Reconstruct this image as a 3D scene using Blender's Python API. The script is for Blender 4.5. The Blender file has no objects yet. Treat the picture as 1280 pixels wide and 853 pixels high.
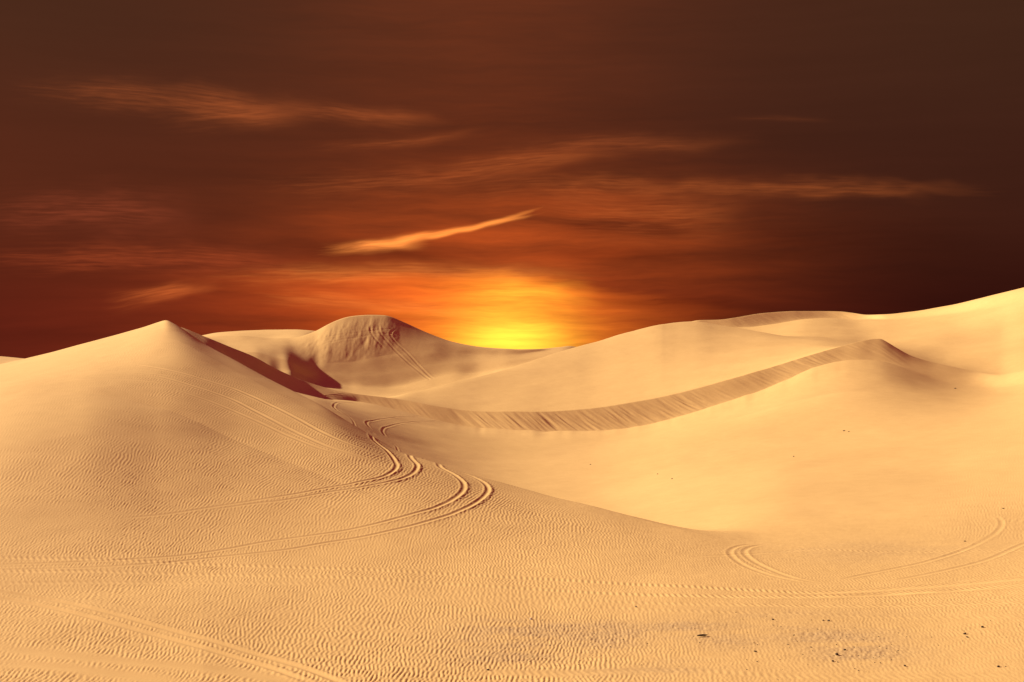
import bpy, math, random
import numpy as np
from mathutils import Vector

random.seed(7)
rng = np.random.default_rng(11)
scene = bpy.context.scene
EXPO = 1.03
C = bpy.data.collections.new("desert")
scene.collection.children.link(C)

F = 1545.0          # focal length in photograph pixels (1280 wide)
CX, CY = 640.0, 426.5
EYE = 12.0          # height of the photographer's eye over the desert datum

# ------------------------------------------------------------------ numeric helpers
def pchip_slopes(x, y):
    h = np.diff(x); d = np.diff(y) / h
    m = np.zeros_like(y)
    for i in range(1, len(x) - 1):
        if d[i-1] * d[i] > 0:
            w1 = 2*h[i] + h[i-1]; w2 = h[i] + 2*h[i-1]
            m[i] = (w1 + w2) / (w1/d[i-1] + w2/d[i])
    m[0] = d[0]; m[-1] = d[-1]
    return m

def pchip(xk, yk, x):
    xk = np.asarray(xk, float); yk = np.asarray(yk, float)
    m = pchip_slopes(xk, yk)
    x = np.clip(x, xk[0], xk[-1])
    i = np.clip(np.searchsorted(xk, x, 'right') - 1, 0, len(xk) - 2)
    h = xk[i+1] - xk[i]; t = (x - xk[i]) / h
    return ((2*t**3 - 3*t**2 + 1)*yk[i] + (t**3 - 2*t**2 + t)*h*m[i]
            + (-2*t**3 + 3*t**2)*yk[i+1] + (t**3 - t**2)*h*m[i+1])

def sstep(a, b, x):
    t = np.clip((x - a) / (b - a), 0, 1)
    return t*t*(3 - 2*t)

_perm = rng.random((256, 256)).astype(np.float32)
def vnoise(x, y):
    xi = np.floor(x).astype(np.int64); yi = np.floor(y).astype(np.int64)
    fx = (x - xi); fy = (y - yi)
    fx = fx*fx*fx*(fx*(fx*6 - 15) + 10); fy = fy*fy*fy*(fy*(fy*6 - 15) + 10)
    a = _perm[xi & 255, yi & 255]; b = _perm[(xi+1) & 255, yi & 255]
    c = _perm[xi & 255, (yi+1) & 255]; d = _perm[(xi+1) & 255, (yi+1) & 255]
    return (a*(1-fx) + b*fx)*(1-fy) + (c*(1-fx) + d*fx)*fy
def fbm(x, y, o=3):
    s = 0; a = .5; n = 0
    for k in range(o):
        s = s + a*vnoise(x*2**k + 17.3*k, y*2**k + 5.1*k); n += a; a *= .5
    return s / n * 2 - 1

# ------------------------------------------------------------------ columns (bearings)
HALF = 0.72
px_in = np.arange(-90, 1381, 0.94)
px_l = np.arange(-460, -92, 4.0); px_r = np.arange(1384, 1741, 4.0)
px = np.concatenate([px_l, px_in, px_r])
az_f = np.arctan((px - CX) / F)
n_f = len(px)
az_back = np.linspace(az_f[-1], az_f[0] + 2*math.pi, 90)[1:-1]
az = np.concatenate([az_f, az_back])
NC = len(az)

# survey of the crest, foot and trough lines: bearing column, sight height, distance (m)
def curve(tab):
    t = np.array(tab, float)
    return pchip(t[:, 0], t[:, 1], px), pchip(t[:, 0], t[:, 2], px)
def curve_z(tab):
    t = np.array(tab, float)
    z = pchip(t[:, 0], t[:, 2], px); d = pchip(t[:, 0], t[:, 1], px)
    return d, z
def yz(y, d): return (CY - y) / F * d

K = []            # knots: (name, depth, z, crease weight, rows to next)
def add(name, d, z, crease, rows):
    K.append([name, np.array(d, float), np.array(z, float), np.array(crease, float)*np.ones(n_f), rows])

one = np.ones(n_f)
add('p0', .4*one, -1.75*one, 0, 10)
add('p1', 5*one, -2.6*one, 0, 14)
add('p2', 16*one, -7.3*one, 0, 10)
add('n0', 31*one, -10.6*one, 0, 210)
# foreground flat and left dune ridge
yA, dA = curve([(-460,500,150),(-150,478,147),(0,454.5,141),(60,441,138),(110,427.5,136),(150,417,134.5),(180,408,133.5),(199,401.6,133),
                (208,399,132),(216,402.6,130.5),(230,411,128.5),(254,427,125),(301,452,118),(341,474,112),(375,491,107),(402,504,103),
                (435,524.5,99),(469,545,95.5),(502,563,92),(537,574,90),(570,585.5,88),(605,596,86.5),(640,605,85),(690,618,82),(744,630.5,79),
                (790,643,76.5),(830,654,74),(870,664.5,71.5),(910,672,70),(951,677,69),(1000,679,68),(1100,680,67),(1280,680,66),(1460,676,65),(1740,670,64)])
zA = yz(yA, dA)
wA = 1 - sstep(640, 930, px)
def gsm(a, s):
    n = int(3*s) + 1; k = np.exp(-.5*(np.arange(-n, n+1)/s)**2); k /= k.sum()
    return np.convolve(np.pad(a, n, mode='edge'), k, 'valid')
zAs = gsm(zA, 60); dAs = gsm(dA, 60); zAt = gsm(zA, 24); dAt = gsm(dA, 24)
d1 = pchip([-460,400,640,800,1000,1740],[58,57,56,54,51,50], px)
z1 = pchip([-460,0,400,700,1000,1300,1740],[-8.6,-9.85,-10.9,-11.15,-11.1,-10.75,-10.1], px)
add('m1', d1, z1, 0, 200)
f2 = .47
fr = pchip([-460,-120,0,100,200,300,400,560,700,900,1740],[.85,.88,.79,.65,.50,.43,.415,.5,.56,.5,.5], px)
add('m2', d1 + f2*(dAs - d1), z1 + fr*(zAs - z1), 0, 170)
fq = pchip([-460,0,200,400,560,700,900,1740],[.97,.94,.885,.90,.91,.90,.85,.85], px)
add('m3', d1 + .82*(dAt - d1), z1 + fq*(zAt - z1), 0, 60)
add('A', dA, zA, wA*.65, 46)
# hollow
zB = pchip([-460,-300,420,520,640,760,850,900,950,1100,1280,1740],[-10.5,-10.5,-10.9,-12.9,-14.0,-13.7,-12.9,-12.3,-11.8,-11.3,-10.5,-7.0], px)
zB = np.where(px < 420, np.minimum(pchip([-460,0,200,254,300,350,400,430],[-7,-2.9,1.6,-1.9,-5.0,-8.0,-10.2,-11.1], px), zA - .5), zB)
dB = dA + np.maximum((zA - zB)/.5, 0)*(1 - sstep(700, 950, px)) + pchip([-460,600,800,950,1280,1740],[3,4,9,12,17,20], px)
sm = sstep(380, 460, px); zB = zB*(1-sm) + gsm(zB, 32)*sm; dB = np.maximum(dB*(1-sm) + gsm(dB, 32)*sm, dA + 3)
add('B', dB, zB, 0, 100)
d2, z2 = curve_z([(-460,185,-9),(0,175,-3.8),(120,170,-.8),(170,168,.6),(205,166,2.0),(228,165.5,.9),(254,165,-.7),(300,165,-3.5),(350,165,-6.6),(400,164,-8.0),(450,156,-9.9),(500,150,-12.1),(560,145,-13.9),
                  (640,140,-15.1),(740,135,-14.9),(850,132,-13.3),(950,132,-12.0),(1100,130,-10.5),(1280,125,-8.8),(1460,115,-6.2),(1740,105,-2.5)])
sm = sstep(380, 460, px); z2 = z2*(1-sm) + gsm(z2, 32)*sm; d2 = d2*(1-sm) + gsm(d2, 32)*sm
add('B2', d2, z2, 0, 70)
yD, dD = curve([(-460,500,260),(0,463,225),(120,430,210),(180,412,202),(215,408,197),(254,420.5,196),(290,435,198),(317,446,200),(348,462.5,202),(388,479,204),(418,487.5,204.5),(448,493,204),
                (496,498.5,203),(536,506,201),(578,512.4,199.5),(616,515,198),(672,515,197),(729,512,197),(799,502,198),(847,491.5,199),(920,472.5,201),
                (965,459,203),(1018,442.5,205),(1050,433.4,206.5),(1078,426.2,207.5),(1092,424,208),(1100,423.8,208),(1108,427.5,207.2),(1119,434,206),(1139,445,204),(1162,452,202.8),(1186,457.6,201.2),
                (1220,465.3,198.5),(1248,468.8,194),(1280,463.5,190),(1330,452,185),(1460,420,178),(1740,370,168)])
zD = yz(yD, dD)
yC = pchip([-460,0,150,215,254,300,340,400,425,450,502,536,560,602,640,686,743,799,841,880,920,951,991,1018,1065,1112,1139,1186,1248,1280,1460,1740],
           [510,470,432,420,433,459,480,498.5,500,502.5,514,522.5,528,535.5,538,539.2,538.5,532.8,523,511.5,498.5,488,471,459.5,449.5,449,464,481,487,480,438,388], px)
wC = 1 - sstep(1100, 1150, px)
yC = yC + (.9*fbm(px/17, 0*px + 4.2, 2) + .3*fbm(px/6, 0*px + 9.1, 2))*(sstep(520, 620, px) - sstep(1000, 1100, px))
T = pchip([-460,450,600,1000,1100,1140,1200,1740],[.5,.5,.52,.53,.50,.31,.25,.2], px)
dC = (T*dD - zD) / (T - (CY - yC)/F)
dC = np.minimum(dC, dD - .8)
wl = 1 - sstep(395, 450, px)
dC = dC*(1-wl) + (dD - 10.5)*wl
zC = yz(yC, dC)
mk = sstep(1040, 1120, px)
dC = dC*(1-mk) + gsm(dC, 26)*mk; zC = zC*(1-mk) + gsm(zC, 26)*mk
dCs = gsm(dC, 38); zCs = gsm(zC, 38)
add('B3', dCs - .36*(dCs - d2), z2 + pchip([-460,640,950,1740],[.6,.6,.54,.56], px)*(zCs - z2), 0, 70)
add('C', dC, zC, wC*.75, 46)
add('D', dD, zD, np.maximum(.97*(1 - sstep(1190, 1290, px)), .3), 70)
yE, dE = curve([(-460,510,300),(0,470,262),(120,436,248),(200,407,240),(235,417,236),(254,428,230),(275,440,226),(317,460,224),(388,489,225),(448,499,219),(488,496.4,211),(510,491.5,216),(529,488,221),(570,477.5,231),(616,466.5,244),(672,449,264),
                (717,435,281),(743,428,290),(785,415.5,302),(827,405.5,312),(850,402.8,318),(866,401.6,320),(888,404.2,319),(908,407.8,315),(930,411.6,308),(955,415.6,298),(984,420.6,287),
                (1038,427.2,263),(1070,431,256),(1098,434,254),(1140,441,252),(1186,446,248),(1248,443,242),(1280,439,238),(1460,405,225),(1740,370,215)])
yE = np.where((px > 830) & (px < 1000), gsm(yE, 10), yE); zE = yz(yE, dE)
dT1 = dD + .46*(dE - dD)
zT1 = zD + .46*(zE - zD) + pchip([-460,200,260,300,440,490,560,672,850,1020,1060,1098,1186,1280,1740],[-.3,-.2,-.3,-1.2,-1.2,0,-.05,-.1,-.1,-.1,-.5,-1.3,-1.6,-2.6,-2], px)
add('T1', dT1, zT1, 0, 60)
add('E', dE, zE, .8*(sstep(450, 500, px) - sstep(940, 1040, px)), 24)
dT2, zT2 = curve_z([(-460,330,-15),(0,290,-8),(120,266,-1.6),(200,258,2.4),(235,256,1.2),(254,255,-.9),(275,255,-3.2),(300,256,-5.6),(360,258,-8.2),(400,258,-10.2),(440,262,-11.4),(500,270,-11.9),(560,278,-11.0),(600,284,-9.2),(640,289,-7.2),(700,308,-4.8),(743,325,-2.9),(800,342,-.6),(850,346,2.0),(900,340,1.6),
                    (950,328,1.0),(1000,312,1.25),(1050,300,.6),(1098,292,-.4),(1186,282,.2),(1248,282,1.6),(1280,280,2.9),(1460,270,10),(1740,260,15)])
add('T2', dT2, zT2, 0, 30)
yG, dG = curve([(-460,440,430),(-150,443,425),(-20,444.5,420),(12,446.5,420),(40,450,420),(70,458,420),(120,450,420),(254,419,420),(275,415.5,420),(300,414,420),(334,412.6,418),(370,412.3,415),(392,413.5,412),(420,420,410),(470,440,405),
                (600,446,400),(743,440,395),(800,423,390),(840,409,386),(858,403.5,384),(875,400.4,383),(900,399.8,383),(917,397.6,384),(951,392,388),(994,389.3,391),(1030,389,392),(1050,389.4,391),(1066,391.2,388),(1085,393.6,383),
                (1105,393.2,376),(1136,390.3,370),(1186,382,358),(1236,370.5,342),(1280,359.5,330),(1460,320,300),(1740,280,280)])
zG = yz(yG, dG)
# foot of the far slip faces
yGf = pchip([-460,300,400,600,800,860,888,930,951,985,1010,1040,1060,1075,1090,1105,1186,1280,1740],
            [455,424,432,455,440,420,409,409.5,407.5,402.5,398.5,397.5,399.5,400,398.5,400,393,377,320], px)
Tg = pchip([-460,743,860,1000,1040,1060,1085,1110,1740],[.25,.25,.46,.46,.46,.46,.42,.24,.25], px)
yGf = np.where(px > 880, gsm(yGf, 9), yGf)
dGf = (Tg*dG - zG) / (Tg - (CY - yGf)/F)
dGf = np.clip(dGf, dG - 70, dG - 3); zGf = yz(yGf, dGf)
# rear bowl: benches between trough T2 and the crest of the peaked dune
def rear(tab, frac):
    y, d = curve(tab); z = yz(y, d)
    w = sstep(700, 790, px)
    dl = dT2 + frac*(dGf - dT2); zl = zT2 + frac*(zGf - zT2)
    return d*(1-w) + dl*w, z*(1-w) + zl*w
dk1, zk1 = rear([(-460,500,380),(0,470,330),(120,438,302),(200,410,290),(235,420,275),(254,431,270),(275,447,268),(301,457,268),(318,457,269),(334,458.5,270),(352,464,270),(362,463.5,271),(374,467.5,275),(386,472.5,279),(400,477,281),(418,480.5,280.5),(442,484,281),(480,485,285),(540,474,296),(570,468,300),(600,466,303),(630,462,303),(715,446,316),(1740,445,319)], .2)
dk2, zk2 = rear([(-460,500,390),(0,470,340),(120,438,322),(200,412,310),(254,428,288),(284,438,282),(301,440,281),(318,440.6,280.5),(334,444,280),(349,448.4,279.2),(356,449.4,279),(361,451.5,278.5),(367,455,279),(376,459.5,281),(386,463.5,284),(400,467,287.5),(418,468.5,289),(442,470,291),(480,467.5,296.5),(540,457,306.5),(570,453,310.5),(600,452,312.5),(630,451,312),(715,441,325),(1740,440,328)], .4)
dk3, zk3 = rear([(-460,500,400),(0,470,350),(120,438,335),(200,418,330),(254,424,308),(284,430,302),(310,430,302),(334,431.2,302),(349,434.4,300),(358,437.5,298.5),(366,441,298),(376,446.5,296),(386,451,295),(400,455.5,295),(418,453.5,298),(442,452,301.5),(460,449,304.5),(480,445,308.5),(510,441.5,312.5),(540,440,315.5),(570,442,318),(600,444,319),(630,444,319),(715,436,335),(1740,435,337)], .6)
dF, zF = rear([(-460,500,410),(0,470,380),(120,440,360),(200,424,345),(258,421,326),(280,419.8,323),(300,419.6,322),(320,421.2,322),(341,422.9,321),(360,422.8,320),(371,421.6,320),(395,413.5,323),(408,406.5,325),(422,400.2,328),(434,396.4,330),(446,394.6,331.5),(465,393.9,333),(480,394.4,333.5),(486,395.6,333.5),(503,402.2,333),(536,416.8,330.3),
               (570,428.2,327.5),(603,434.2,326),(630,436,326),(650,436.6,327.5),(672,436.2,331),(700,433.8,343),(715,431.6,346),(743,431,349),(1740,431,349)], .8)
add('K1', dk1, zk1, .3*(1 - sstep(360, 380, px)), 30)
add('K2', dk2, zk2, .85*(1 - sstep(362, 385, px)), 30)
add('K3', dk3, zk3, .6*(1 - sstep(480, 560, px)), 50)
add('F', dF, zF, np.maximum(.95*(1 - sstep(520, 640, px)), 0), 16)
wL = 1 - sstep(380, 440, px)
dT3 = dF + .5*(dGf - dF)
zlow = np.minimum(zF, zGf) - 2.0
zT3 = yz(yz(0,1)*0 + pchip([-460,0,254,300,341,371,400,1740],[450,452,424,421.5,424.5,423,425,425], px), dT3)
lin = zF + .5*(zGf - zF)
zT3 = wL*zT3 + (1-wL)*(zlow*(1 - sstep(743, 860, px)) + lin*sstep(743, 860, px))
add('T3', dT3, zT3, 0, 14)
zGf = np.where(px < 400, zT3 + .5*(zG - zT3), zGf); dGf = np.where(px < 400, dT3 + .5*(dG - dT3), dGf)
wg = sstep(860, 885, px) - sstep(1000, 1110, px)
add('Gf', gsm(dGf, 8), gsm(zGf, 8), .6*wg, 34)
add('G', dG, zG, .85*wg + .2, 12)
add('R1', dG + 70, zG*.3 - 9, 0, 8)
add('R2', dG + 260, -17*one, 0, 12)
add('R3', 6000*one, -140*one, 0, 1)

# smooth the survey a little along bearing, then carry it round the full circle
NK = len(K)
R = np.zeros((NK, NC)); Z = np.zeros((NK, NC)); W = np.zeros((NK, NC))
cosf = np.cos(np.clip(az_f, -.66, .66))
for i, (nm, d, z, w, n) in enumerate(K):
    s = 2.2
    d = gsm(d, s); z = gsm(z, s)
    r = d / cosf
    tb = (az_back - az_f[-1]) / (az_f[0] + 2*math.pi - az_f[-1]); tb = tb*tb*(3 - 2*tb)
    R[i] = np.concatenate([r, r[-1]*(1-tb) + r[0]*tb])
    bump = 0*tb
    Z[i] = np.concatenate([z, z[-1]*(1-tb) + z[0]*tb + bump])
    W[i] = np.concatenate([w, w[-1]*(1-tb) + w[0]*tb])
for i in range(1, NK): R[i] = np.maximum(R[i], R[i-1] + .4)

h = np.diff(R, axis=0); sec = np.diff(Z, axis=0) / h
mS = np.zeros_like(Z)
for i in range(1, NK-1):
    a, b = sec[i-1], sec[i]
    w1 = 2*h[i] + h[i-1]; w2 = h[i] + 2*h[i-1]
    same = a*b > 0
    with np.errstate(divide='ignore', invalid='ignore'):
        hm = (w1 + w2) / (w1/a + w2/b)
    mS[i] = np.where(same, hm, 0)
for i in range(4, NK-1):      # no kinks in the fall of the sand from one bearing to the next
    mS[i, :n_f] = gsm(mS[i, :n_f], 14)
mS[0] = sec[0]; mS[-1] = sec[-1]
mL = mS.copy(); mR = mS.copy()
mL[1:] = mS[1:]*(1-W[1:]) + sec*W[1:]
mR[:-1] = mS[:-1]*(1-W[:-1]) + sec*W[:-1]

rows_r = []; rows_z = []; rows_k = []; rows_t = []; start = {}
for i in range(NK-1):
    n = K[i][4]; start[K[i][0]] = len(rows_r)
    for j in range(n):
        t = j/n
        r = R[i]*(R[i+1]/R[i])**t
        s = (r - R[i])/h[i]
        z = ((2*s**3 - 3*s**2 + 1)*Z[i] + (s**3 - 2*s**2 + s)*h[i]*mR[i]
             + (-2*s**3 + 3*s**2)*Z[i+1] + (s**3 - s**2)*h[i]*mL[i+1])
        rows_r.append(r); rows_z.append(z); rows_k.append(i); rows_t.append(s)
start[K[-1][0]] = len(rows_r)
rows_r.append(R[-1]); rows_z.append(Z[-1]); rows_k.append(NK-1); rows_t.append(0*R[-1])
GR = np.array(rows_r); GZ = np.array(rows_z); GT = np.array(rows_t); rk = np.array(rows_k)
NR = len(GR)
GX = GR*np.sin(az)[None]; GY = GR*np.cos(az)[None]

# round the brink of the near dune and other soft knots by a light blur along distance
def blur_rows(a, r0, r1, s):
    n = int(3*s)+1; k = np.exp(-.5*(np.arange(-n, n+1)/s)**2); k /= k.sum()
    out = np.zeros_like(a[r0:r1])
    for q, kk in zip(range(-n, n+1), k): out += kk*a[np.clip(np.arange(r0, r1)+q, 0, NR-1)]
    return out
for nm, s, ext in (('A', 8, 26), ('B', 8, 26), ('B2', 10, 34), ('B3', 10, 34), ('T1', 5, 16), ('m3', 9, 30), ('m2', 30, 110), ('m1', 14, 50)):
    q = start[nm]
    wt = sstep(1.0, .55, np.abs(np.arange(-ext, ext))/ext)[:, None]
    GZ[q-ext:q+ext] = GZ[q-ext:q+ext]*(1-wt) + blur_rows(GZ, q-ext, q+ext, s)*wt

# ------------------------------------------------------------------ where a sight line meets the sand
fcols = np.arange(n_f)
def hit(x, y, far_from=None, occl=True):
    c = int(np.argmin(np.abs(px - x)))
    dep = GY[:, c]; yy = CY - F*GZ[:, c]/np.maximum(dep, .1)
    r0 = start['n0'] if far_from is None else start[far_from]
    ys = np.minimum.accumulate(yy[r0:])
    i = int(np.argmax(ys <= y))
    if i == 0: return None
    i += r0
    y0, y1 = yy[i-1], yy[i]
    t = 0 if abs(y1-y0) < 1e-6 else np.clip((y - y0)/(y1 - y0), 0, 1)
    d = dep[i-1] + t*(dep[i] - dep[i-1])
    z = GZ[i-1, c] + t*(GZ[i, c] - GZ[i-1, c])
    return np.array([d*(x - CX)/F, d, z])

base_z = GZ.copy()
# ------------------------------------------------------------------ broad unevenness
near = slice(start['n0'], start['B2'])
GZ += .10*fbm(GX/9, GY/11, 3)*sstep(20, 40, GR)*(1 - .0*GR) * np.where(GR > 900, 0, 1)

# ------------------------------------------------------------------ wind ripples
ra, rb = start['p2'], start['C']
X = GX[ra:rb]; Y = GY[ra:rb]; Rr = GR[ra:rb]
inview = (np.abs(az) < .55)
def ripples(X, Y, lam, seed, sdir=.10, sk=.09, n=34, ang0=0.0):
    g = np.random.default_rng(seed)
    wx = .22*fbm(X/3.1, Y/5.0, 2) + .9*fbm(X/14, Y/14, 2)
    out = np.zeros_like(X)
    k0 = 2*math.pi/lam
    for _ in range(n):
        a = ang0 + g.normal(0, sdir); k = k0*(1 + g.normal(0, sk))
        out += np.cos(k*(math.cos(a)*(X + wx) + math.sin(a)*Y) + g.uniform(0, 6.283)).astype(X.dtype)
    out /= math.sqrt(n/2)
    return np.tanh(out*1.15)
Xs = X[:, inview].astype(np.float32); Ys = Y[:, inview].astype(np.float32); Rs = Rr[:, inview]
pxs = (CX + F*np.tan(az[inview]))[None]*np.ones_like(Rs)
zs = base_z[ra:rb][:, inview]
pys = CY - F*zs/np.maximum(GY[ra:rb][:, inview], .1)
rp1 = ripples(Xs, Ys, .158, 3, sdir=.15, sk=.12); rp2 = ripples(Xs, Ys, .21, 5, sdir=.18, sk=.12)
w12 = sstep(56, 78, Rs)
amp = .0112*rp1*(1-w12) + .0125*rp2*w12
patch = .80 + .45*fbm(Xs/9 + 3, Ys/13, 3)
# sand is smooth on the upper ridge, on the fresh brink and in most of the hollow
IA = [k[0] for k in K].index('A')
frac = np.clip((Rs - R[3][inview][None])/(R[IA][inview] - R[3][inview])[None], 0, 2)
pA = 1 - .85*sstep(.80, .98, frac)
rise = sstep(1100, 1250, pxs)
after = sstep(1.0, 1.06, frac)
pA = pA*(1-after) + after*.55*rise*sstep(0, 1, 1)
right_low = 1 - .55*sstep(640, 900, pxs)*(1-after)
amp = amp*np.clip(patch, .3, 1.15)*pA*right_low
A_full = np.zeros_like(X); A_full[:, inview] = amp
rip = np.zeros_like(GZ); rip[ra:rb] = A_full

# ------------------------------------------------------------------ vehicle tracks pressed into the sand
TR = [  # points (column, height, ...), half width, depth, extra berm on the outside near the apex, strength fade at ends
 ([(421,510),(442,528),(465,548),(482,563),(492,575),(495.5,583),(490,590),(475,597),(449,602.5),(415,609),(368,618),(318,626),(269,633.6),(215,642),(134,650)], .14, .023, (495,583,1)),
 ([(450,534),(475,546),(495.7,559),(512.5,571.6),(521,581.7),(517.5,590),(505.8,597),(485.6,602.5),(455,608.6),(402,617),(351,626),(300,632),(250,639)], .14, .023, (520,582,1)),
 ([(529,572.5),(549,583),(569,595),(579,605),(577,615),(561,627),(537,637),(486,651),(434,663),(336,677),(269,689),(201,697),(101,702.5),(0,706),(-40,707)], .15, .024, (579,606,1)),
 ([(566,587.5),(590,596),(606,605),(609,615),(592,630),(561,644),(520,656),(469,668),(400,680),(353,688),(269,697),(201,704),(100,710),(-40,713)], .15, .024, (608,611,1)),
 ([(-40,733),(0,739.5),(67,751),(134,766),(201.6,785),(269,803),(336,823),(386,838),(430,855),(460,868)], .16, .05, None),
 ([(-40,740),(0,747),(67,761),(134,778),(201.6,796.6),(269,815),(336,835),(370,847),(410,862)], .16, .05, None),
 ([(-40,806),(0,810),(101,822),(235,833.5),(302,842),(370,855),(410,866)], .3, .02, None),
 ([(-40,824),(0,828.5),(101,837),(201,850),(250,860)], .3, .02, None),
 ([(161,456),(208,462.5),(252,474),(296,488),(336,506),(370,523),(403,541),(430,553),(469,568),(486,574)], .17, .03, None),
 ([(188,469),(235,481),(285.6,498),(319,514.6),(370,541),(403,556),(430,565),(486,582)], .17, .026, None),
 ([(215,487.7),(269,504.5),(319,526),(363,546.5),(403,562),(440,572)], .16, .02, None),
 ([(-40,484),(0,479),(67,469),(134,465),(188,467.5),(230,474)], .18, .018, None),
 ([(-40,489),(0,484),(101,475),(168,476),(215,481)], .18, .018, None),
 ([(-40,697),(0,697),(200,703),(430,711),(640,722),(830,732),(940,738),(1018,741),(1150,734),(1320,719)], .30, .022, 'tread'),
 ([(-40,713),(0,714),(200,717),(430,722),(640,735),(850,744.5),(1018,746),(1150,740),(1320,727)], .30, .022, 'tread'),
 ([(-40,729),(0,729),(200,729),(430,731),(640,745),(850,755),(1018,758),(1150,757),(1320,752)], .26, .016, 'tread'),
 ([(430,740),(640,752),(850,763.6),(1018,768),(1280,771),(1320,771)], .24, .014, 'tread'),
 ([(1000,745),(1100,744),(1200,738),(1320,731)], .26, .02, 'tread'),
 ([(560,838),(700,842),(850,838),(1000,846),(1320,842)], .26, .012, 'tread'),
 ([(968,679.5),(931,681.5),(913,688),(916,697),(934,709),(968,721),(1001,728),(1038,732.5)], .15, .014, (913,690,.3)),
 ([(990,680),(948,682),(931,688),(935,697),(955,709),(991,722.6),(1025,729),(1065,731.7)], .15, .014, (932,690,.3)),
 ([(1035,727.7),(1085,717.6),(1152,704),(1206,687),(1236,672),(1251,659),(1250,649),(1235,642)], .15, .012, None),
 ([(1098,729),(1169,716),(1230,701),(1280,680),(1320,664)], .15, .012, None),
 ([(1230,646),(1280,652),(1330,655)], .16, .02, None),
 ([(850,697),(1000,688),(1100,690),(1280,689),(1330,689)], .22, .014, 'tread'),
 ([(398,497.9),(406,495.6),(415,494),(425,493),(435,491.6)], .18, .034, None),
 ([(446,503.5),(425,503),(417,508),(421,513),(430,519)], .18, .034, None),
 ([(526,517.8),(486,523),(460,527),(459,531),(466,538)], .18, .028, None),
 ([(549,525.6),(509,528.5),(484,534),(478,539),(483,547)], .18, .028, None),
 ([(463,407),(464,416),(470,425),(482,437)], .36, .055, None),
 ([(474,406),(475,416),(485,428),(502,446),(536,474),(546,483)], .36, .055, None),
 ([(497,411),(490,414),(489,421),(509,441.5),(543,474)], .36, .055, None),
 ([(395,425.5),(435,417.5),(469,413),(495,411.5)], .36, .055, None),
 ([(398,432.5),(442,422.5),(469,418),(500,418)], .36, .055, None),
]
def densify(P, step=.12):
    P = np.array(P); n = len(P)
    if n < 2: return P
    dd = np.r_[0, np.cumsum(np.linalg.norm(np.diff(P[:, :2], axis=0), axis=1))]
    out = []
    m = np.zeros_like(P)
    m[1:-1] = (P[2:] - P[:-2]) / (dd[2:] - dd[:-2])[:, None]
    m[0] = (P[1]-P[0])/(dd[1]-dd[0]); m[-1] = (P[-1]-P[-2])/(dd[-1]-dd[-2])
    s = np.arange(0, dd[-1], step)
    i = np.clip(np.searchsorted(dd, s, 'right')-1, 0, n-2)
    hh = dd[i+1]-dd[i]; t = ((s-dd[i])/hh)[:, None]; hh = hh[:, None]
    return (2*t**3-3*t**2+1)*P[i] + (t**3-2*t**2+t)*hh*m[i] + (-2*t**3+3*t**2)*P[i+1] + (t**3-t**2)*hh*m[i+1]

def near_path(P, rad, rows):
    """signed distance and arc position to a path for the sand vertices within rad of it"""
    Xa = GX[rows]; Ya = GY[rows]
    lo = P.min(0) - rad; hi = P.max(0) + rad
    idx = np.nonzero((Xa > lo[0]) & (Xa < hi[0]) & (Ya > lo[1]) & (Ya < hi[1]))
    xs = Xa[idx]; ys = Ya[idx]
    best = np.full(len(xs), 1e9); sg = np.zeros(len(xs)); arc = np.zeros(len(xs))
    # coarse chunks of the path so that each only looks at its own neighbourhood
    L = 0.0; CH = 12
    for c0 in range(0, len(P)-1, CH):
        seg = P[c0:c0+CH+1]
        l2 = seg.min(0) - rad; h2 = seg.max(0) + rad
        q = np.nonzero((xs > l2[0]) & (xs < h2[0]) & (ys > l2[1]) & (ys < h2[1]))[0]
        for a, b in zip(seg[:-1], seg[1:]):
            v = b - a; ln = math.hypot(*v)
            if ln < 1e-9: continue
            if len(q):
                ux = xs[q]-a[0]; uy = ys[q]-a[1]
                t = np.clip((ux*v[0]+uy*v[1])/ln**2, 0, 1)
                d = np.hypot(ux - t*v[0], uy - t*v[1])
                imp = d < best[q]
                qi = q[imp]
                best[qi] = d[imp]; sg[qi] = np.sign(v[0]*uy[imp] - v[1]*ux[imp]); arc[qi] = L + t[imp]*ln
            L += ln
    ok = best < rad
    return (idx[0][ok] + rows.start, idx[1][ok]), best[ok], sg[ok], arc[ok], L

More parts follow.
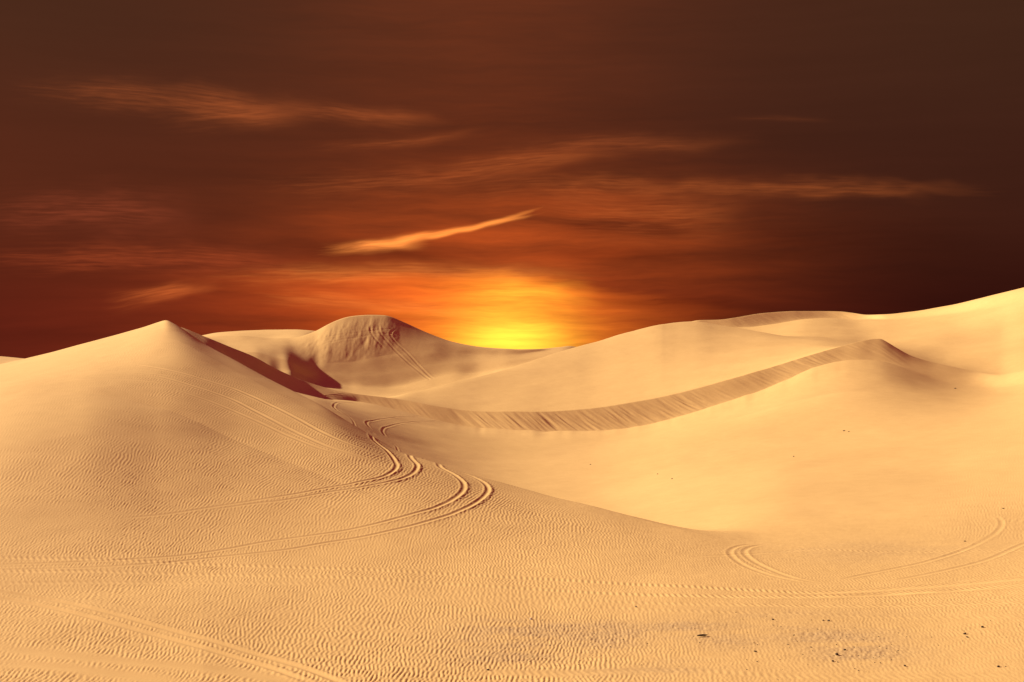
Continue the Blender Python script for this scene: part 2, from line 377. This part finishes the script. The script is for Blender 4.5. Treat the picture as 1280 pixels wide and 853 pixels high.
flat = np.ones_like(GZ)
trk = np.zeros_like(GZ)
for pts, w, dep, apex in TR:
    P = [hit(x, min(y, 905)) for x, y in pts]
    P = np.array([p[:2] for p in P if p is not None])
    P = densify(P)
    far = P[:, 1].mean() > 230
    rows = slice(start['K1'], start['T3']) if far else slice(start['n0'], start['D'])
    rad = 6*w if apex is None or apex == 'tread' else 9*w
    ii, d, sg, arc, L = near_path(P, rad, rows)
    if len(d) == 0: continue
    u = d/w
    fade = sstep(0, 2.5, arc)*sstep(0, 2.5, L-arc)
    wob = .55 + .5*vnoise(arc/1.3, 0*arc + w*100 + dep*999 + L) + .45*vnoise(arc/.3, u*1.5 + L)
    prof = -.75*dep*np.exp(-(u/.75)**2)
    berm = .62*dep*np.exp(-((u-1.45)/.55)**2)
    if apex == 'tread':
        prof = prof*.7 + .5*dep*np.sin(arc*2*math.pi/.27 + sg*u*1.8 + 2*fbm(arc/2, arc*0+3, 2))*np.exp(-(u/1.1)**4)
        berm *= .5
    elif apex is not None:
        ap = hit(apex[0], apex[1])
        k = np.exp(-((GX[ii]-ap[0])**2/ (2.6*1.6)**2 + (GY[ii]-ap[1])**2/(7.5*1.6)**2))*apex[2]
        # curve centre lies to the left of these turns: thrown sand piles up on the other side
        tang = sg
        out = (GX[ii] > np.interp(arc, np.linspace(0, L, len(P)), P[:, 0]))
        berm = berm*(1 + .4*k) + np.where(out, 1, 0)*k*.028*np.exp(-((u-1.9)/.8)**2)
        prof = prof*(1 + .5*k)
    dz = (prof + berm*wob)*fade
    trk[ii] += dz
    flat[ii] = np.minimum(flat[ii], 1 - fade*np.exp(-(u/1.7)**4))
GZ += rip*flat + trk

# ------------------------------------------------------------------ grainfall streaks on the slip faces
def streaks(n0, n1, ascale, amp_fn, shear, seed):
    r0, r1 = start[n0], start[n1]
    c = np.nonzero(np.abs(az) < .5)[0]
    Xc = GX[r0:r1][:, c]; Yc = GY[r0:r1][:, c]
    dr = (R[[k[0] for k in K].index(n1)][c][None] - GR[r0:r1][:, c])
    s = Xc + .35*Yc
    t = GT[r0:r1][:, c]
    u = (s - shear*dr)/ascale
    n = (fbm(u + seed, dr*.16 + seed, 4)*(.35 + 1.1*vnoise(u*.13 + 3, dr*.1 + seed)) + .8*np.minimum(fbm(u*.45 + 9, dr*.12, 3), .1))*(.3 + 1.2*vnoise(u*.07 + seed, 0*u))
    win = np.sin(np.pi*np.clip(t, 0, 1))**.6
    GZ[r0:r1, c[0]:c[-1]+1] += amp_fn(px_all[c])[None]*n*win
px_all = np.where(np.abs(az) < 1.2, CX + F*np.tan(np.clip(az, -1.2, 1.2)), 5000)
streaks('C', 'D', .5, lambda p: .10*(sstep(450, 640, p)*(1 - sstep(1000, 1110, p))) + .02*(1-sstep(1120, 1150, p)), .35, 2.0)
streaks('K3', 'F', 1.3, lambda p: .09*(sstep(350, 400, p)*(1 - sstep(480, 540, p))), -.3, 5.0)
streaks('Gf', 'G', 1.1, lambda p: .07*(sstep(885, 905, p)*(1 - sstep(1070, 1090, p))), .4, 8.0)

# ------------------------------------------------------------------ stony pavement showing through the sand (a real change of ground)
pave = np.zeros_like(GZ)
for (x, y, sx, sy, st) in ((690,796,4.2,3.6,.95),(640,818,3.0,2.4,.7),(760,790,3.4,3.0,.7),(860,786,3.0,2.6,.7),(900,800,2.5,2.0,.6),(1040,795,3.2,3.0,.75),(1075,815,2.6,2.2,.8),(800,835,3,1.8,.5),
                           (1100,690,6,4,.30),(1000,690,4,3,.25),(980,770,6,2,.3)):
    p = hit(x, y)
    r0, r1 = start['n0'], start['B']
    X_ = GX[r0:r1]; Y_ = GY[r0:r1]
    g = st*np.exp(-((X_-p[0])/sx*1.25)**2 - ((Y_-p[1])/sy*1.25)**2)
    pave[r0:r1] = np.maximum(pave[r0:r1], g)
r0, r1 = start['n0'], start['B']
pave[r0:r1] = np.clip(pave[r0:r1]*(1.1 + 1.3*fbm(GX[r0:r1]/2.0, GY[r0:r1]/.7, 4)), 0, 1)
lump = np.zeros_like(GZ)
lump[r0:r1] = pave[r0:r1]*.02*fbm(GX[r0:r1]/.16, GY[r0:r1]/.2, 3)
GZ += lump
rowsn = slice(r0, r1)
GZ[rowsn] += .006*fbm(GX[rowsn]/.35, GY[rowsn]/.4, 3)*sstep(560, 760, CX + F*GX[rowsn]/np.maximum(GY[rowsn], .1))*(np.abs(az) < .5)[None]

GZw = GZ + EYE

# ------------------------------------------------------------------ materials
def nodes(m):
    m.use_nodes = True
    nt = m.node_tree; nt.nodes.clear()
    return nt
def sand_material(name):
    m = bpy.data.materials.new(name); nt = nodes(m); N = nt.nodes; L = nt.links
    out = N.new('ShaderNodeOutputMaterial'); b = N.new('ShaderNodeBsdfPrincipled')
    L.new(b.outputs[0], out.inputs[0])
    b.inputs['Roughness'].default_value = .92
    b.inputs['Specular IOR Level'].default_value = .12
    tc = N.new('ShaderNodeTexCoord')
    def noise(scale, detail, rough=.55):
        n = N.new('ShaderNodeTexNoise'); n.inputs['Scale'].default_value = scale
        n.inputs['Detail'].default_value = detail; n.inputs['Roughness'].default_value = rough
        L.new(tc.outputs['Object'], n.inputs['Vector']); return n
    n1 = noise(.05, 4); n2 = noise(.9, 5, .6); n3 = noise(34, 3, .7)
    def mix(fac, a, bb, mode='MIX'):
        x = N.new('ShaderNodeMix'); x.data_type = 'RGBA'; x.blend_type = mode
        for sock, v in ((x.inputs[0], fac), (x.inputs[6], a), (x.inputs[7], bb)):
            if isinstance(v, (tuple, float, int)): sock.default_value = v if not isinstance(v, tuple) else (*v, 1)
            else: L.new(v, sock)
        return x.outputs[2]
    def ramp(src, lo, hi):
        r = N.new('ShaderNodeMapRange'); r.inputs[1].default_value = lo; r.inputs[2].default_value = hi
        L.new(src, r.inputs[0]); return r.outputs[0]
    c = mix(ramp(n1.outputs[0], .35, .65), SAND_A, SAND_B)
    c = mix(ramp(n2.outputs[0], .3, .75), c, mix(1.0, c, (.93, .92, .90), 'MULTIPLY'))
    c = mix(ramp(n3.outputs[0], .35, .72), mix(1.0, c, (1.06, 1.06, 1.06), 'MULTIPLY'), mix(1.0, c, (.90, .885, .86), 'MULTIPLY'))
    at = N.new('ShaderNodeAttribute'); at.attribute_name = 'pavement'
    n4 = noise(9, 4, .75)
    stone = mix(ramp(n4.outputs[0], .42, .62), (.47, .315, .17), (.35, .23, .135))
    mm = N.new('ShaderNodeMath'); mm.operation = 'MULTIPLY'; mm.use_clamp = True
    L.new(at.outputs['Fac'], mm.inputs[0]); L.new(ramp(n4.outputs[0], .2, .7), mm.inputs[1])
    c = mix(mm.outputs[0], c, stone)
    L.new(c, b.inputs['Base Color'])
    nb = noise(16, 6, .65)
    bp = N.new('ShaderNodeBump'); bp.inputs['Strength'].default_value = .35; bp.inputs['Distance'].default_value = .012
    L.new(nb.outputs[0], bp.inputs['Height']); L.new(bp.outputs[0], b.inputs['Normal'])
    return m
SAND_A = (.60, .39, .170); SAND_B = (.64, .42, .186)
SAND = sand_material('wind_blown_sand')

# ------------------------------------------------------------------ the sand as dunes that share their borders
def grid_object(name, r0, r1, c0, c1, label, cat, wrap=False, step=1):
    rr = np.arange(r0, r1+1)
    cc = np.arange(c0, c1+1) % NC
    nr, nc = len(rr), len(cc)
    co = np.stack([GX[np.ix_(rr, cc)], GY[np.ix_(rr, cc)], GZw[np.ix_(rr, cc)]], -1).reshape(-1, 3).astype(np.float32)
    i = np.arange(nr*nc).reshape(nr, nc)
    q = np.stack([i[:-1, :-1], i[:-1, 1:], i[1:, 1:], i[1:, :-1]], -1).reshape(-1, 4).astype(np.int32)
    me = bpy.data.meshes.new(name)
    me.vertices.add(len(co)); me.vertices.foreach_set('co', co.ravel())
    me.loops.add(q.size); me.loops.foreach_set('vertex_index', q.ravel()[...])
    me.polygons.add(len(q)); me.polygons.foreach_set('loop_start', np.arange(0, q.size, 4, dtype=np.int32))
    me.update(calc_edges=True)
    me.polygons.foreach_set('use_smooth', np.ones(len(q), bool))
    a = me.attributes.new('pavement', 'FLOAT', 'POINT')
    a.data.foreach_set('value', pave[np.ix_(rr, cc)].ravel().astype(np.float32))
    me.flip_normals()
    me.materials.append(SAND)
    o = bpy.data.objects.new(name, me); C.objects.link(o)
    o['kind'] = 'structure'; o['label'] = label; o['category'] = cat
    return o
cs = int(np.argmin(np.abs(px - 0))); ALL = (0, n_f - 1)
cm = int(np.argmin(np.abs(px - 760)))
S = start
grid_object('sand_dune', S['n0'], S['A'], *ALL, 'rippled tan dune in front with a pointed peak at left and looping tyre tracks', 'sand dune')
grid_object('sand_hollow', S['A'], S['C'], *ALL, 'smooth golden sand hollow between the rippled front dune and the long curved slip face', 'sand hollow')
grid_object('sand_dune', S['C'], S['T2'], *ALL, 'pale dune with a long curved streaked slip face across the middle', 'sand dune')
grid_object('sand_dune', S['T2'], S['R1'], 0, cm, 'shadowed dune with a blunt rounded crest and tracks under the setting sun', 'sand dune')
grid_object('sand_dune', S['T2'], S['R1'], cm, n_f-1, 'tall smooth bright dune rising against the dark sky at the right edge', 'sand dune')
grid_object('desert_ground', S['R1'], NR-1, *ALL, 'flat desert sand reaching to the horizon behind the dunes', 'ground')
grid_object('desert_ground', S['p0'], S['n0'], 0, NC, 'sand slope below the viewpoint', 'ground')
grid_object('desert_ground', S['n0'], NR-1, n_f-1, NC, 'sand around and behind the viewpoint', 'ground')

# ------------------------------------------------------------------ stones on the sand
def stone_material(name, col):
    m = bpy.data.materials.new(name); nt = nodes(m); N = nt.nodes; L = nt.links
    out = N.new('ShaderNodeOutputMaterial'); b = N.new('ShaderNodeBsdfPrincipled'); L.new(b.outputs[0], out.inputs[0])
    n = N.new('ShaderNodeTexNoise'); n.inputs['Scale'].default_value = 30; n.inputs['Detail'].default_value = 5
    r = N.new('ShaderNodeValToRGB'); r.color_ramp.elements[0].color = (*[c*.6 for c in col], 1); r.color_ramp.elements[1].color = (*[min(1, c*1.3) for c in col], 1)
    L.new(n.outputs[0], r.inputs[0]); L.new(r.outputs[0], b.inputs['Base Color']); b.inputs['Roughness'].default_value = .85
    return m
DARK = stone_material('dark_stone', (.06, .032, .022)); WHITE = stone_material('white_shell', (.8, .78, .74))
import bmesh
def stone_mesh(seed, sx, sy, sz, mat):
    g = random.Random(seed)
    bm = bmesh.new(); bmesh.ops.create_icosphere(bm, subdivisions=2, radius=1)
    ax = [Vector((g.uniform(-1, 1), g.uniform(-1, 1), g.uniform(-1, 1))).normalized() for _ in range(7)]
    cut = [g.uniform(.62, .95) for _ in ax]
    for v in bm.verts:
        p = v.co.copy()
        for a, k in zip(ax, cut):
            d = p.dot(a)
            if d > k: p -= a*(d-k)*.9
        p *= 1 + g.uniform(-.05, .05)
        v.co = Vector((p.x*sx, p.y*sy, p.z*sz))
    me = bpy.data.meshes.new('stone'); bm.to_mesh(me); bm.free(); me.materials.append(mat); return me
protos = [stone_mesh(1, 1, .8, .6, DARK), stone_mesh(2, 1.3, .7, .55, DARK), stone_mesh(3, .9, .9, .7, DARK), stone_mesh(4, 1.1, .75, .65, DARK)]
def sand_height(x, y):
    a = math.atan2(x, y); r = math.hypot(x, y)
    c = int(np.argmin(np.abs(az - a)))
    i = int(np.searchsorted(GR[:, c], r)); i = min(max(i, 1), NR-1)
    t = (r - GR[i-1, c])/(GR[i, c] - GR[i-1, c])
    return GZw[i-1, c]*(1-t) + GZw[i, c]*t
def put(name, me, x, y, size, label, cat, group=None, rz=None, sink=.25):
    p = hit(x, y)
    o = bpy.data.objects.new(name, me); C.objects.link(o)
    hz = size*.6
    o.location = (p[0], p[1], sand_height(p[0], p[1]) + hz*(1 - 2*sink))
    o.scale = (size,)*3; o.rotation_euler = (0, 0, random.uniform(0, 6.28) if rz is None else rz)
    o['label'] = label; o['category'] = cat
    if group: o['group'] = group
    return o
big = [  # named stones: column, height, half size, label
 (966,775,.055,'lone dark stone on smooth sand above the scattered stones'),
 (1029,776,.045,'small dark stone, left of the close pair at the top of the scatter'),
 (1036,776.5,.055,'larger dark stone, right of the close pair at the top of the scatter'),
 (1228,784.5,.06,'dark stone lying highest and farthest right of the scattered stones'),
 (1206,793,.07,'long flat dark stone left of the far right stone'),
 (1209,797,.045,'small dark stone touching the long flat stone on its near side'),
 (1046,819,.075,'largest dark stone in the middle of the scattered stones'),
 (1056,813,.05,'dark stone just behind the largest stone of the scatter'),
 (1041,827,.05,'dark stone just in front of the largest stone of the scatter'),
 (944,815,.05,'dark stone standing alone on pale sand below the streaked dark patch'),
 (1131,853-20,.05,'lonely dark stone near the lower edge, right of the scatter'),
 (1248,834,.055,'dark stone near the lower right corner of the sand'),
 (610,838,.055,'dark stone at the lower left end of the stony patch'),
 (795,759,.05,'dark stone on the tyre marked strip above the stony patch'),
]
for i, (x, y, s, lab) in enumerate(big):
    put('stone', protos[i % 4], x, y, s, lab, 'stone', 'dark stones scattered on the sand', sink=.2)
twig = stone_mesh(9, 1.8, .35, .3, DARK)
put('driftwood_fragment', twig, 878, 796, .13, 'dark elongated wood fragment lying on the grey stony patch', 'wood', rz=.25, sink=.15)
put('white_pebble', stone_mesh(12, 1, .8, .7, WHITE), 663.5, 774.5, .065, 'single small white pebble on the brownish stony patch', 'pebble', sink=.15)
g = random.Random(21)
def small(n, fx, fy, s0, s1, label, group):
    for _ in range(n):
        x, y = fx(), fy()
        if hit(x, min(y, 850)) is None: continue
        put('pebble', protos[g.randrange(4)], x, min(y, 850), g.uniform(s0, s1), label, 'pebble', group)
small(62, lambda: g.gauss(1045, 62), lambda: g.gauss(805, 18), .014, .030, 'tiny dark pebble scattered over the brown gravelly spot at lower right', 'pebbles on the gravelly spot at lower right')
small(46, lambda: g.gauss(720, 70), lambda: g.gauss(805, 20), .012, .026, 'tiny dark pebble scattered over the brownish stony patch at lower centre', 'pebbles on the stony patch at lower centre')
small(28, lambda: g.uniform(830, 1275), lambda: g.uniform(765, 850), .012, .026, 'tiny dark pebble lying on open sand at lower right', 'pebbles on the open sand at lower right')
for (x, y, s, lab) in ((822,593,.09,'dark speck of stone on the smooth hollow slope, upper left of the hollow specks'),(840,599,.08,'dark speck of stone on the smooth hollow slope, just right of another speck'),
                  (1055,539,.11,'dark speck of stone high on the bright right slope'),(1061,540,.08,'dark speck of stone beside another high on the bright right slope'),
                  (992,571,.09,'dark speck of stone alone in the bright hollow'),(1254,636,.06,'dark speck of stone at the right edge above the curved track'),(1206,677,.05,'dark speck of stone beside the curved track at right'),
                  (738,581,.08,'dark speck of stone on the shaded left slope of the hollow'),(1194,486,.13,'dark speck of stone on the soft crest at right')):
    put('stone', protos[1], x, y, s, lab, 'stone', 'stones on the smooth slopes')

# ------------------------------------------------------------------ sky
world = bpy.data.worlds.new("World"); scene.world = world; world.use_nodes = True
nt = world.node_tree; nt.nodes.clear(); N = nt.nodes; L = nt.links
def val(sock, v):
    if isinstance(v, (int, float)): sock.default_value = v
    else: L.new(v, sock)
def M(op, a, b=None, c=None, clamp=False):
    n = N.new('ShaderNodeMath'); n.operation = op; n.use_clamp = clamp
    val(n.inputs[0], a)
    if b is not None: val(n.inputs[1], b)
    if c is not None: val(n.inputs[2], c)
    return n.outputs[0]
def MR(x, a, b, c=0., d=1., smooth=False):
    n = N.new('ShaderNodeMapRange'); n.interpolation_type = 'SMOOTHSTEP' if smooth else 'LINEAR'
    val(n.inputs[0], x); val(n.inputs[1], a); val(n.inputs[2], b); val(n.inputs[3], c); val(n.inputs[4], d); return n.outputs[0]
def gauss(x, c, s):      # exp(-((x-c)/s)^2)
    t = M('DIVIDE', M('SUBTRACT', x, c), s)
    return M('EXPONENT', M('MULTIPLY', M('MULTIPLY', t, t), -1.0))
def vscale(col, fac):
    n = N.new('ShaderNodeVectorMath'); n.operation = 'SCALE'
    if isinstance(col, tuple): n.inputs[0].default_value = col
    else: L.new(col, n.inputs[0])
    val(n.inputs[3], fac); return n.outputs[0]
def vop(op, a, b):
    n = N.new('ShaderNodeVectorMath'); n.operation = op
    for s, v in ((n.inputs[0], a), (n.inputs[1], b)):
        if isinstance(v, tuple): s.default_value = v
        else: L.new(v, s)
    return n.outputs[0]
def vadd(a, b): return vop('ADD', a, b)
def vmix(f, a, b):
    n = N.new('ShaderNodeMix'); n.data_type = 'VECTOR'
    val(n.inputs[0], f)
    for s, v in ((n.inputs[4], a), (n.inputs[5], b)):
        if isinstance(v, tuple): s.default_value = v
        else: L.new(v, s)
    return n.outputs[1]
tc = N.new('ShaderNodeTexCoord')
sp = N.new('ShaderNodeSeparateXYZ'); L.new(tc.outputs['Generated'], sp.inputs[0])
AZ = M('MULTIPLY', M('ARCTAN2', sp.outputs[0], sp.outputs[1]), 57.29578)
EL = M('MULTIPLY', M('ARCSINE', sp.outputs[2]), 57.29578)
def deg(x, y):
    a = math.atan((x - CX)/F); return math.degrees(a), math.degrees(math.atan((CY - y)/F*math.cos(a)))
def lin(r, g, b):
    f = lambda c: (c/255/12.92 if c/255 <= .04045 else ((c/255+.055)/1.055)**2.4)
    return (f(r), f(g), f(b))
def comb(x, y, z=0.):
    n = N.new('ShaderNodeCombineXYZ'); val(n.inputs[0], x); val(n.inputs[1], y); val(n.inputs[2], z); return n.outputs[0]
def snoise(x, y, z, detail, rough=.55, dist=0.):
    n = N.new('ShaderNodeTexNoise'); n.inputs['Scale'].default_value = 1; n.inputs['Detail'].default_value = detail
    n.inputs['Roughness'].default_value = rough; n.inputs['Distortion'].default_value = dist
    L.new(comb(x, y, z), n.inputs['Vector']); return n.outputs[0]
# slow warp so nothing is ruled straight
wa = snoise(M('MULTIPLY', AZ, .16), M('MULTIPLY', EL, .38), 3.0, 3)
WEL = M('ADD', EL, M('MULTIPLY', M('SUBTRACT', wa, .5), .9))
st1 = snoise(M('MULTIPLY', AZ, .07), M('MULTIPLY', WEL, .75), 1.0, 6, .6)        # broad streaks
st2 = snoise(M('MULTIPLY', AZ, .22), M('MULTIPLY', WEL, 2.6), 8.0, 6, .65)       # fine streaks
fib = snoise(M('MULTIPLY', AZ, .9), M('MULTIPLY', M('SUBTRACT', WEL, M('MULTIPLY', AZ, .12)), 6.0), 5.0, 5, .7)   # cloud fibres
S1 = MR(st1, .3, .7); S2 = MR(st2, .3, .7); FB = MR(fib, .28, .72)

# background from horizon to zenith
nis = N.new('ShaderNodeTexSky'); nis.sky_type = 'NISHITA'; nis.sun_disc = False
SUN_V = Vector((-.83, .36, .405)).normalized()
nis.sun_elevation = math.asin(SUN_V.z); nis.sun_rotation = math.atan2(SUN_V.x, SUN_V.y)
nis.dust_density = 4; nis.air_density = 1.5
low = vmix(MR(AZ, -10, 20, smooth=True), lin(80, 26, 17), lin(44, 13, 10))
mid = vmix(MR(AZ, -20, 20, smooth=True), lin(70, 31, 19), lin(54, 26, 18))
top = vmix(gauss(AZ, 2., 18.), lin(54, 33, 21), lin(70, 36, 23))
bg = vmix(MR(EL, .5, 7.5, smooth=True), low, mid)
bg = vmix(MR(EL, 6.5, 15, smooth=True), bg, top)
bg = vmix(MR(EL, 17, 45, smooth=True), bg, lin(58, 30, 30))
bg = vscale(bg, M('ADD', .93, M('MULTIPLY', S1, .14)))
# glow of the sun below the crest, cut off above by the edge of a cloud bank
EP = M('MAXIMUM', EL, 0)
WE2 = M('ADD', EL, M('ADD', M('MULTIPLY', M('SUBTRACT', st2, .5), 1.3), M('MULTIPLY', M('SUBTRACT', wa, .5), .8)))
WE2 = M('ADD', WE2, M('MULTIPLY', M('MAXIMUM', M('ADD', AZ, .5), 0.), .15))
bank = MR(WE2, 3.45, 2.75, smooth=True)
def ag(c, sl, sr):      # bell that reaches further to the left than to the right
    d = M('SUBTRACT', AZ, c)
    sg = MR(d, -1., 1., sl, sr, smooth=True)
    q = M('DIVIDE', d, sg)
    return M('EXPONENT', M('MULTIPLY', M('MULTIPLY', q, q), -1.))
wide = M('MULTIPLY', ag(-1.4, 9.5, 7.8), M('ADD', .10, M('MULTIPLY', bank, .9)))
wide = M('MULTIPLY', wide, M('ADD', .45, M('ADD', M('MULTIPLY', S1, .35), M('MULTIPLY', S2, .4))))
red = M('MULTIPLY', gauss(AZ, -5., 15.), gauss(EP, 0., 2.8))
red = M('MULTIPLY', red, M('ADD', .4, M('MULTIPLY', S1, .8)))
haze = M('MULTIPLY', gauss(AZ, 1., 9.5), gauss(EL, 4.4, 2.7))
haze = M('MULTIPLY', haze, M('ADD', .25, M('MULTIPLY', M('MULTIPLY', S1, MR(st2, .3, .7, .6, 1.)), 1.2)))
midg = M('MULTIPLY', ag(-.5, 4.4, 4.8), M('MULTIPLY', bank, gauss(EP, .2, 3.0)))
midg = M('MULTIPLY', midg, M('ADD', .50, M('MULTIPLY', S2, .8)))
core = M('ADD', M('MULTIPLY', M('MULTIPLY', ag(.15, 2.5, 2.3), gauss(EP, 0., 1.05)), .95), M('MULTIPLY', M('MULTIPLY', ag(-.4, 2.2, 2.2), bank), .13))
core = M('MULTIPLY', core, M('ADD', .8, M('MULTIPLY', S2, .35)))
sky = vadd(bg, vscale((.58, .082, .006), wide))
sky = vadd(sky, vscale((.12, .012, .003), red))
sky = vadd(sky, vscale((.34, .050, .005), haze))
sky = vadd(sky, vscale((.50, .17, .010), midg))
sky = vadd(sky, vscale((.75, .70, .05), core))

# thin high clouds: each a curved band of fibres at its own bearing
WAZ = M('ADD', AZ, M('MULTIPLY', M('SUBTRACT', st1, .5), 1.2))
wid = [0]
def wisp(p0, p1, w, col, stren, bow=0., fibre=.8, end=.5, w2=None, sharp=1.8):
    a0 = deg(*p0); a1 = deg(*p1)
    dx, dy = a1[0]-a0[0], a1[1]-a0[1]; Ln = math.hypot(dx, dy); dx /= Ln; dy /= Ln
    X_ = M('SUBTRACT', WAZ, a0[0]); Y_ = M('SUBTRACT', M('ADD', EL, M('MULTIPLY', M('SUBTRACT', wa, .5), .5)), a0[1])
    t = M('DIVIDE', M('ADD', M('MULTIPLY', X_, dx), M('MULTIPLY', Y_, dy)), Ln)
    s = M('SUBTRACT', M('MULTIPLY', Y_, dx), M('MULTIPLY', X_, dy))
    tt = M('MULTIPLY', M('MULTIPLY', t, M('SUBTRACT', 1., t)), 4*bow/27.)
    s = M('SUBTRACT', s, tt)
    wid[0] += 1
    fn = snoise(M('MULTIPLY', t, Ln*.55), M('MULTIPLY', s, 9.5), wid[0]*3.7, 5, .62)
    fn2 = snoise(M('MULTIPLY', t, Ln*.35), M('MULTIPLY', s, 1.2), wid[0]*5.3, 2, .6)
    s = M('ADD', s, M('MULTIPLY', M('SUBTRACT', fn2, .5), w/27.*2.2))
    f = MR(fn, .30, .70)
    t2 = M('ADD', t, M('MULTIPLY', M('SUBTRACT', fn, .5), .28))
    ends = M('MULTIPLY', MR(t2, 0., end, smooth=True), MR(t2, 1., 1.-end*.7, smooth=True))
    wd = MR(t, 0., 1., w/27., (w if w2 is None else w2)/27.)
    q = M('DIVIDE', s, wd)
    m = M('EXPONENT', M('MULTIPLY', M('POWER', M('ABSOLUTE', q), sharp), -1.))
    f = M('ADD', 1.-fibre, M('MULTIPLY', f, fibre))
    mm = M('MULTIPLY', M('MULTIPLY', m, f), M('MULTIPLY', ends, stren))
    global sky
    sky = vadd(sky, vscale(col, mm))
OR = (.50, .115, .022); HOT = (.80, .26, .045); DIM = (.19, .042, .009)
wisp((392,315), (680,263), 5.5, HOT, 1.25, bow=-5, fibre=.45, end=.3, w2=3, sharp=2.6)
wisp((398,313), (545,302), 7, HOT, .9, bow=-1, fibre=.55, end=.5, w2=6, sharp=2.6)
wisp((125,381), (285,351), 9, OR, .75, bow=-3, fibre=.6, end=.6, w2=5)
wisp((0,110), (400,150), 13, DIM, .85, bow=10, fibre=.8, end=.5)
wisp((180,150), (420,138), 14, DIM, 1.0, bow=2, fibre=.75, end=.6)
wisp((330,131), (570,152), 8, DIM, 1.0, bow=-3, fibre=.7, end=.5)
wisp((380,188), (620,162), 6, DIM, .8, bow=-2, fibre=.7, end=.6)
wisp((520,215), (810,194), 11, OR, .42, bow=6, fibre=.8, end=.6, w2=6)
wisp((600,190), (960,180), 9, DIM, .7, bow=4, fibre=.8, end=.5)
wisp((300,236), (720,205), 14, DIM, .9, bow=-4, fibre=.9, end=.5)
wisp((560,238), (1260,240), 13, OR, .34, bow=10, fibre=.75, end=.35, w2=7)
wisp((660,262), (960,262), 22, OR, .40, bow=-6, fibre=.9, end=.5)
wisp((900,148), (1050,153), 3, DIM, .22, bow=2, fibre=.7, end=.5)
wisp((-60,268), (280,270), 20, (.22,.04,.015), .6, bow=6, fibre=.8, end=.5)
wisp((-60,325), (420,335), 16, (.30,.05,.012), .6, bow=10, fibre=.85, end=.4)
wisp((250,347), (760,346), 10, HOT, .40, bow=8, fibre=.6, end=.4)
wisp((300,372), (640,398), 9, HOT, .30, bow=4, fibre=.6, end=.4)
wisp((560,372), (760,376), 14, (.75,.45,.03), .55, bow=4, fibre=.6, end=.5)
# darker cloud shreds in front of the glow
def shade(p0, p1, w, stren, bow=0.):
    a0 = deg(*p0); a1 = deg(*p1)
    dx, dy = a1[0]-a0[0], a1[1]-a0[1]; Ln = math.hypot(dx, dy); dx /= Ln; dy /= Ln
    X_ = M('SUBTRACT', WAZ, a0[0]); Y_ = M('SUBTRACT', WEL, a0[1])
    t = M('DIVIDE', M('ADD', M('MULTIPLY', X_, dx), M('MULTIPLY', Y_, dy)), Ln)
    s = M('SUBTRACT', M('MULTIPLY', Y_, dx), M('MULTIPLY', X_, dy))
    s = M('SUBTRACT', s, M('MULTIPLY', M('MULTIPLY', t, M('SUBTRACT', 1., t)), 4*bow/27.))
    ends = M('MULTIPLY', MR(t, 0., .4, smooth=True), MR(t, 1., .6, smooth=True))
    m = M('MULTIPLY', M('MULTIPLY', gauss(s, 0., w/27.), ends), M('MULTIPLY', M('ADD', .35, M('MULTIPLY', S2, .8)), stren))
    global sky
    sky = vmix(M('MINIMUM', m, 1.), sky, vop('MULTIPLY', sky, (.30, .20, .35)))
shade((660,282), (900,292), 13, .75, 4)
shade((640,316), (900,322), 9, .55)
shade((690,374), (960,384), 8, .6, 3)
shade((300,300), (640,330), 14, .45)
shade((860,300), (1300,300), 30, .4)
sky = vscale(sky, 2**-EXPO)
# a share of daylight sky, tinted red, and an added fill for the shadows
sky = vadd(sky, vop('MULTIPLY', vscale(nis.outputs[0], 0.05), (.050, .012, .006)))
shadow_fill = M('MAXIMUM', MR(sp.outputs[1], .55, -.3, smooth=True), MR(EL, 22., 50., smooth=True))      # invented magenta glow behind and overhead, out of view, brightening the shaded sand
sky = vadd(sky, vscale((.092, .0036, .031), shadow_fill))
below = MR(EL, -1., -6.)
sky = vmix(below, sky, (.10, .04, .02))
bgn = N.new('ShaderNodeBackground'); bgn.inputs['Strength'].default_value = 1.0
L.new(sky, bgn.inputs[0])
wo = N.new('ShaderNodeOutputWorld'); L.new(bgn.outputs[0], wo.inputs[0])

# ------------------------------------------------------------------ sun
sun = bpy.data.lights.new('sun', 'SUN'); sun.energy = 4.8; sun.angle = math.radians(.8); sun.color = (1, .89, .62)
so = bpy.data.objects.new('sun', sun); C.objects.link(so)
so.rotation_euler = (-SUN_V).to_track_quat('-Z', 'Y').to_euler(); so.location = SUN_V*100

# ------------------------------------------------------------------ camera
cam = bpy.data.cameras.new('camera'); cam.sensor_width = 36; cam.lens = 36*F/1280; cam.clip_start = .1; cam.clip_end = 20000
co = bpy.data.objects.new('camera', cam); C.objects.link(co)
co.location = (0, 0, EYE); co.rotation_euler = (math.radians(90), 0, 0)
scene.camera = co
vs = scene.view_settings; vs.view_transform = 'Standard'; vs.look = 'None'; vs.gamma = 1; vs.use_curve_mapping = False; vs.exposure = EXPO
scene.cycles.max_bounces = 5; scene.cycles.diffuse_bounces = 2
print('verts', NR*NC)
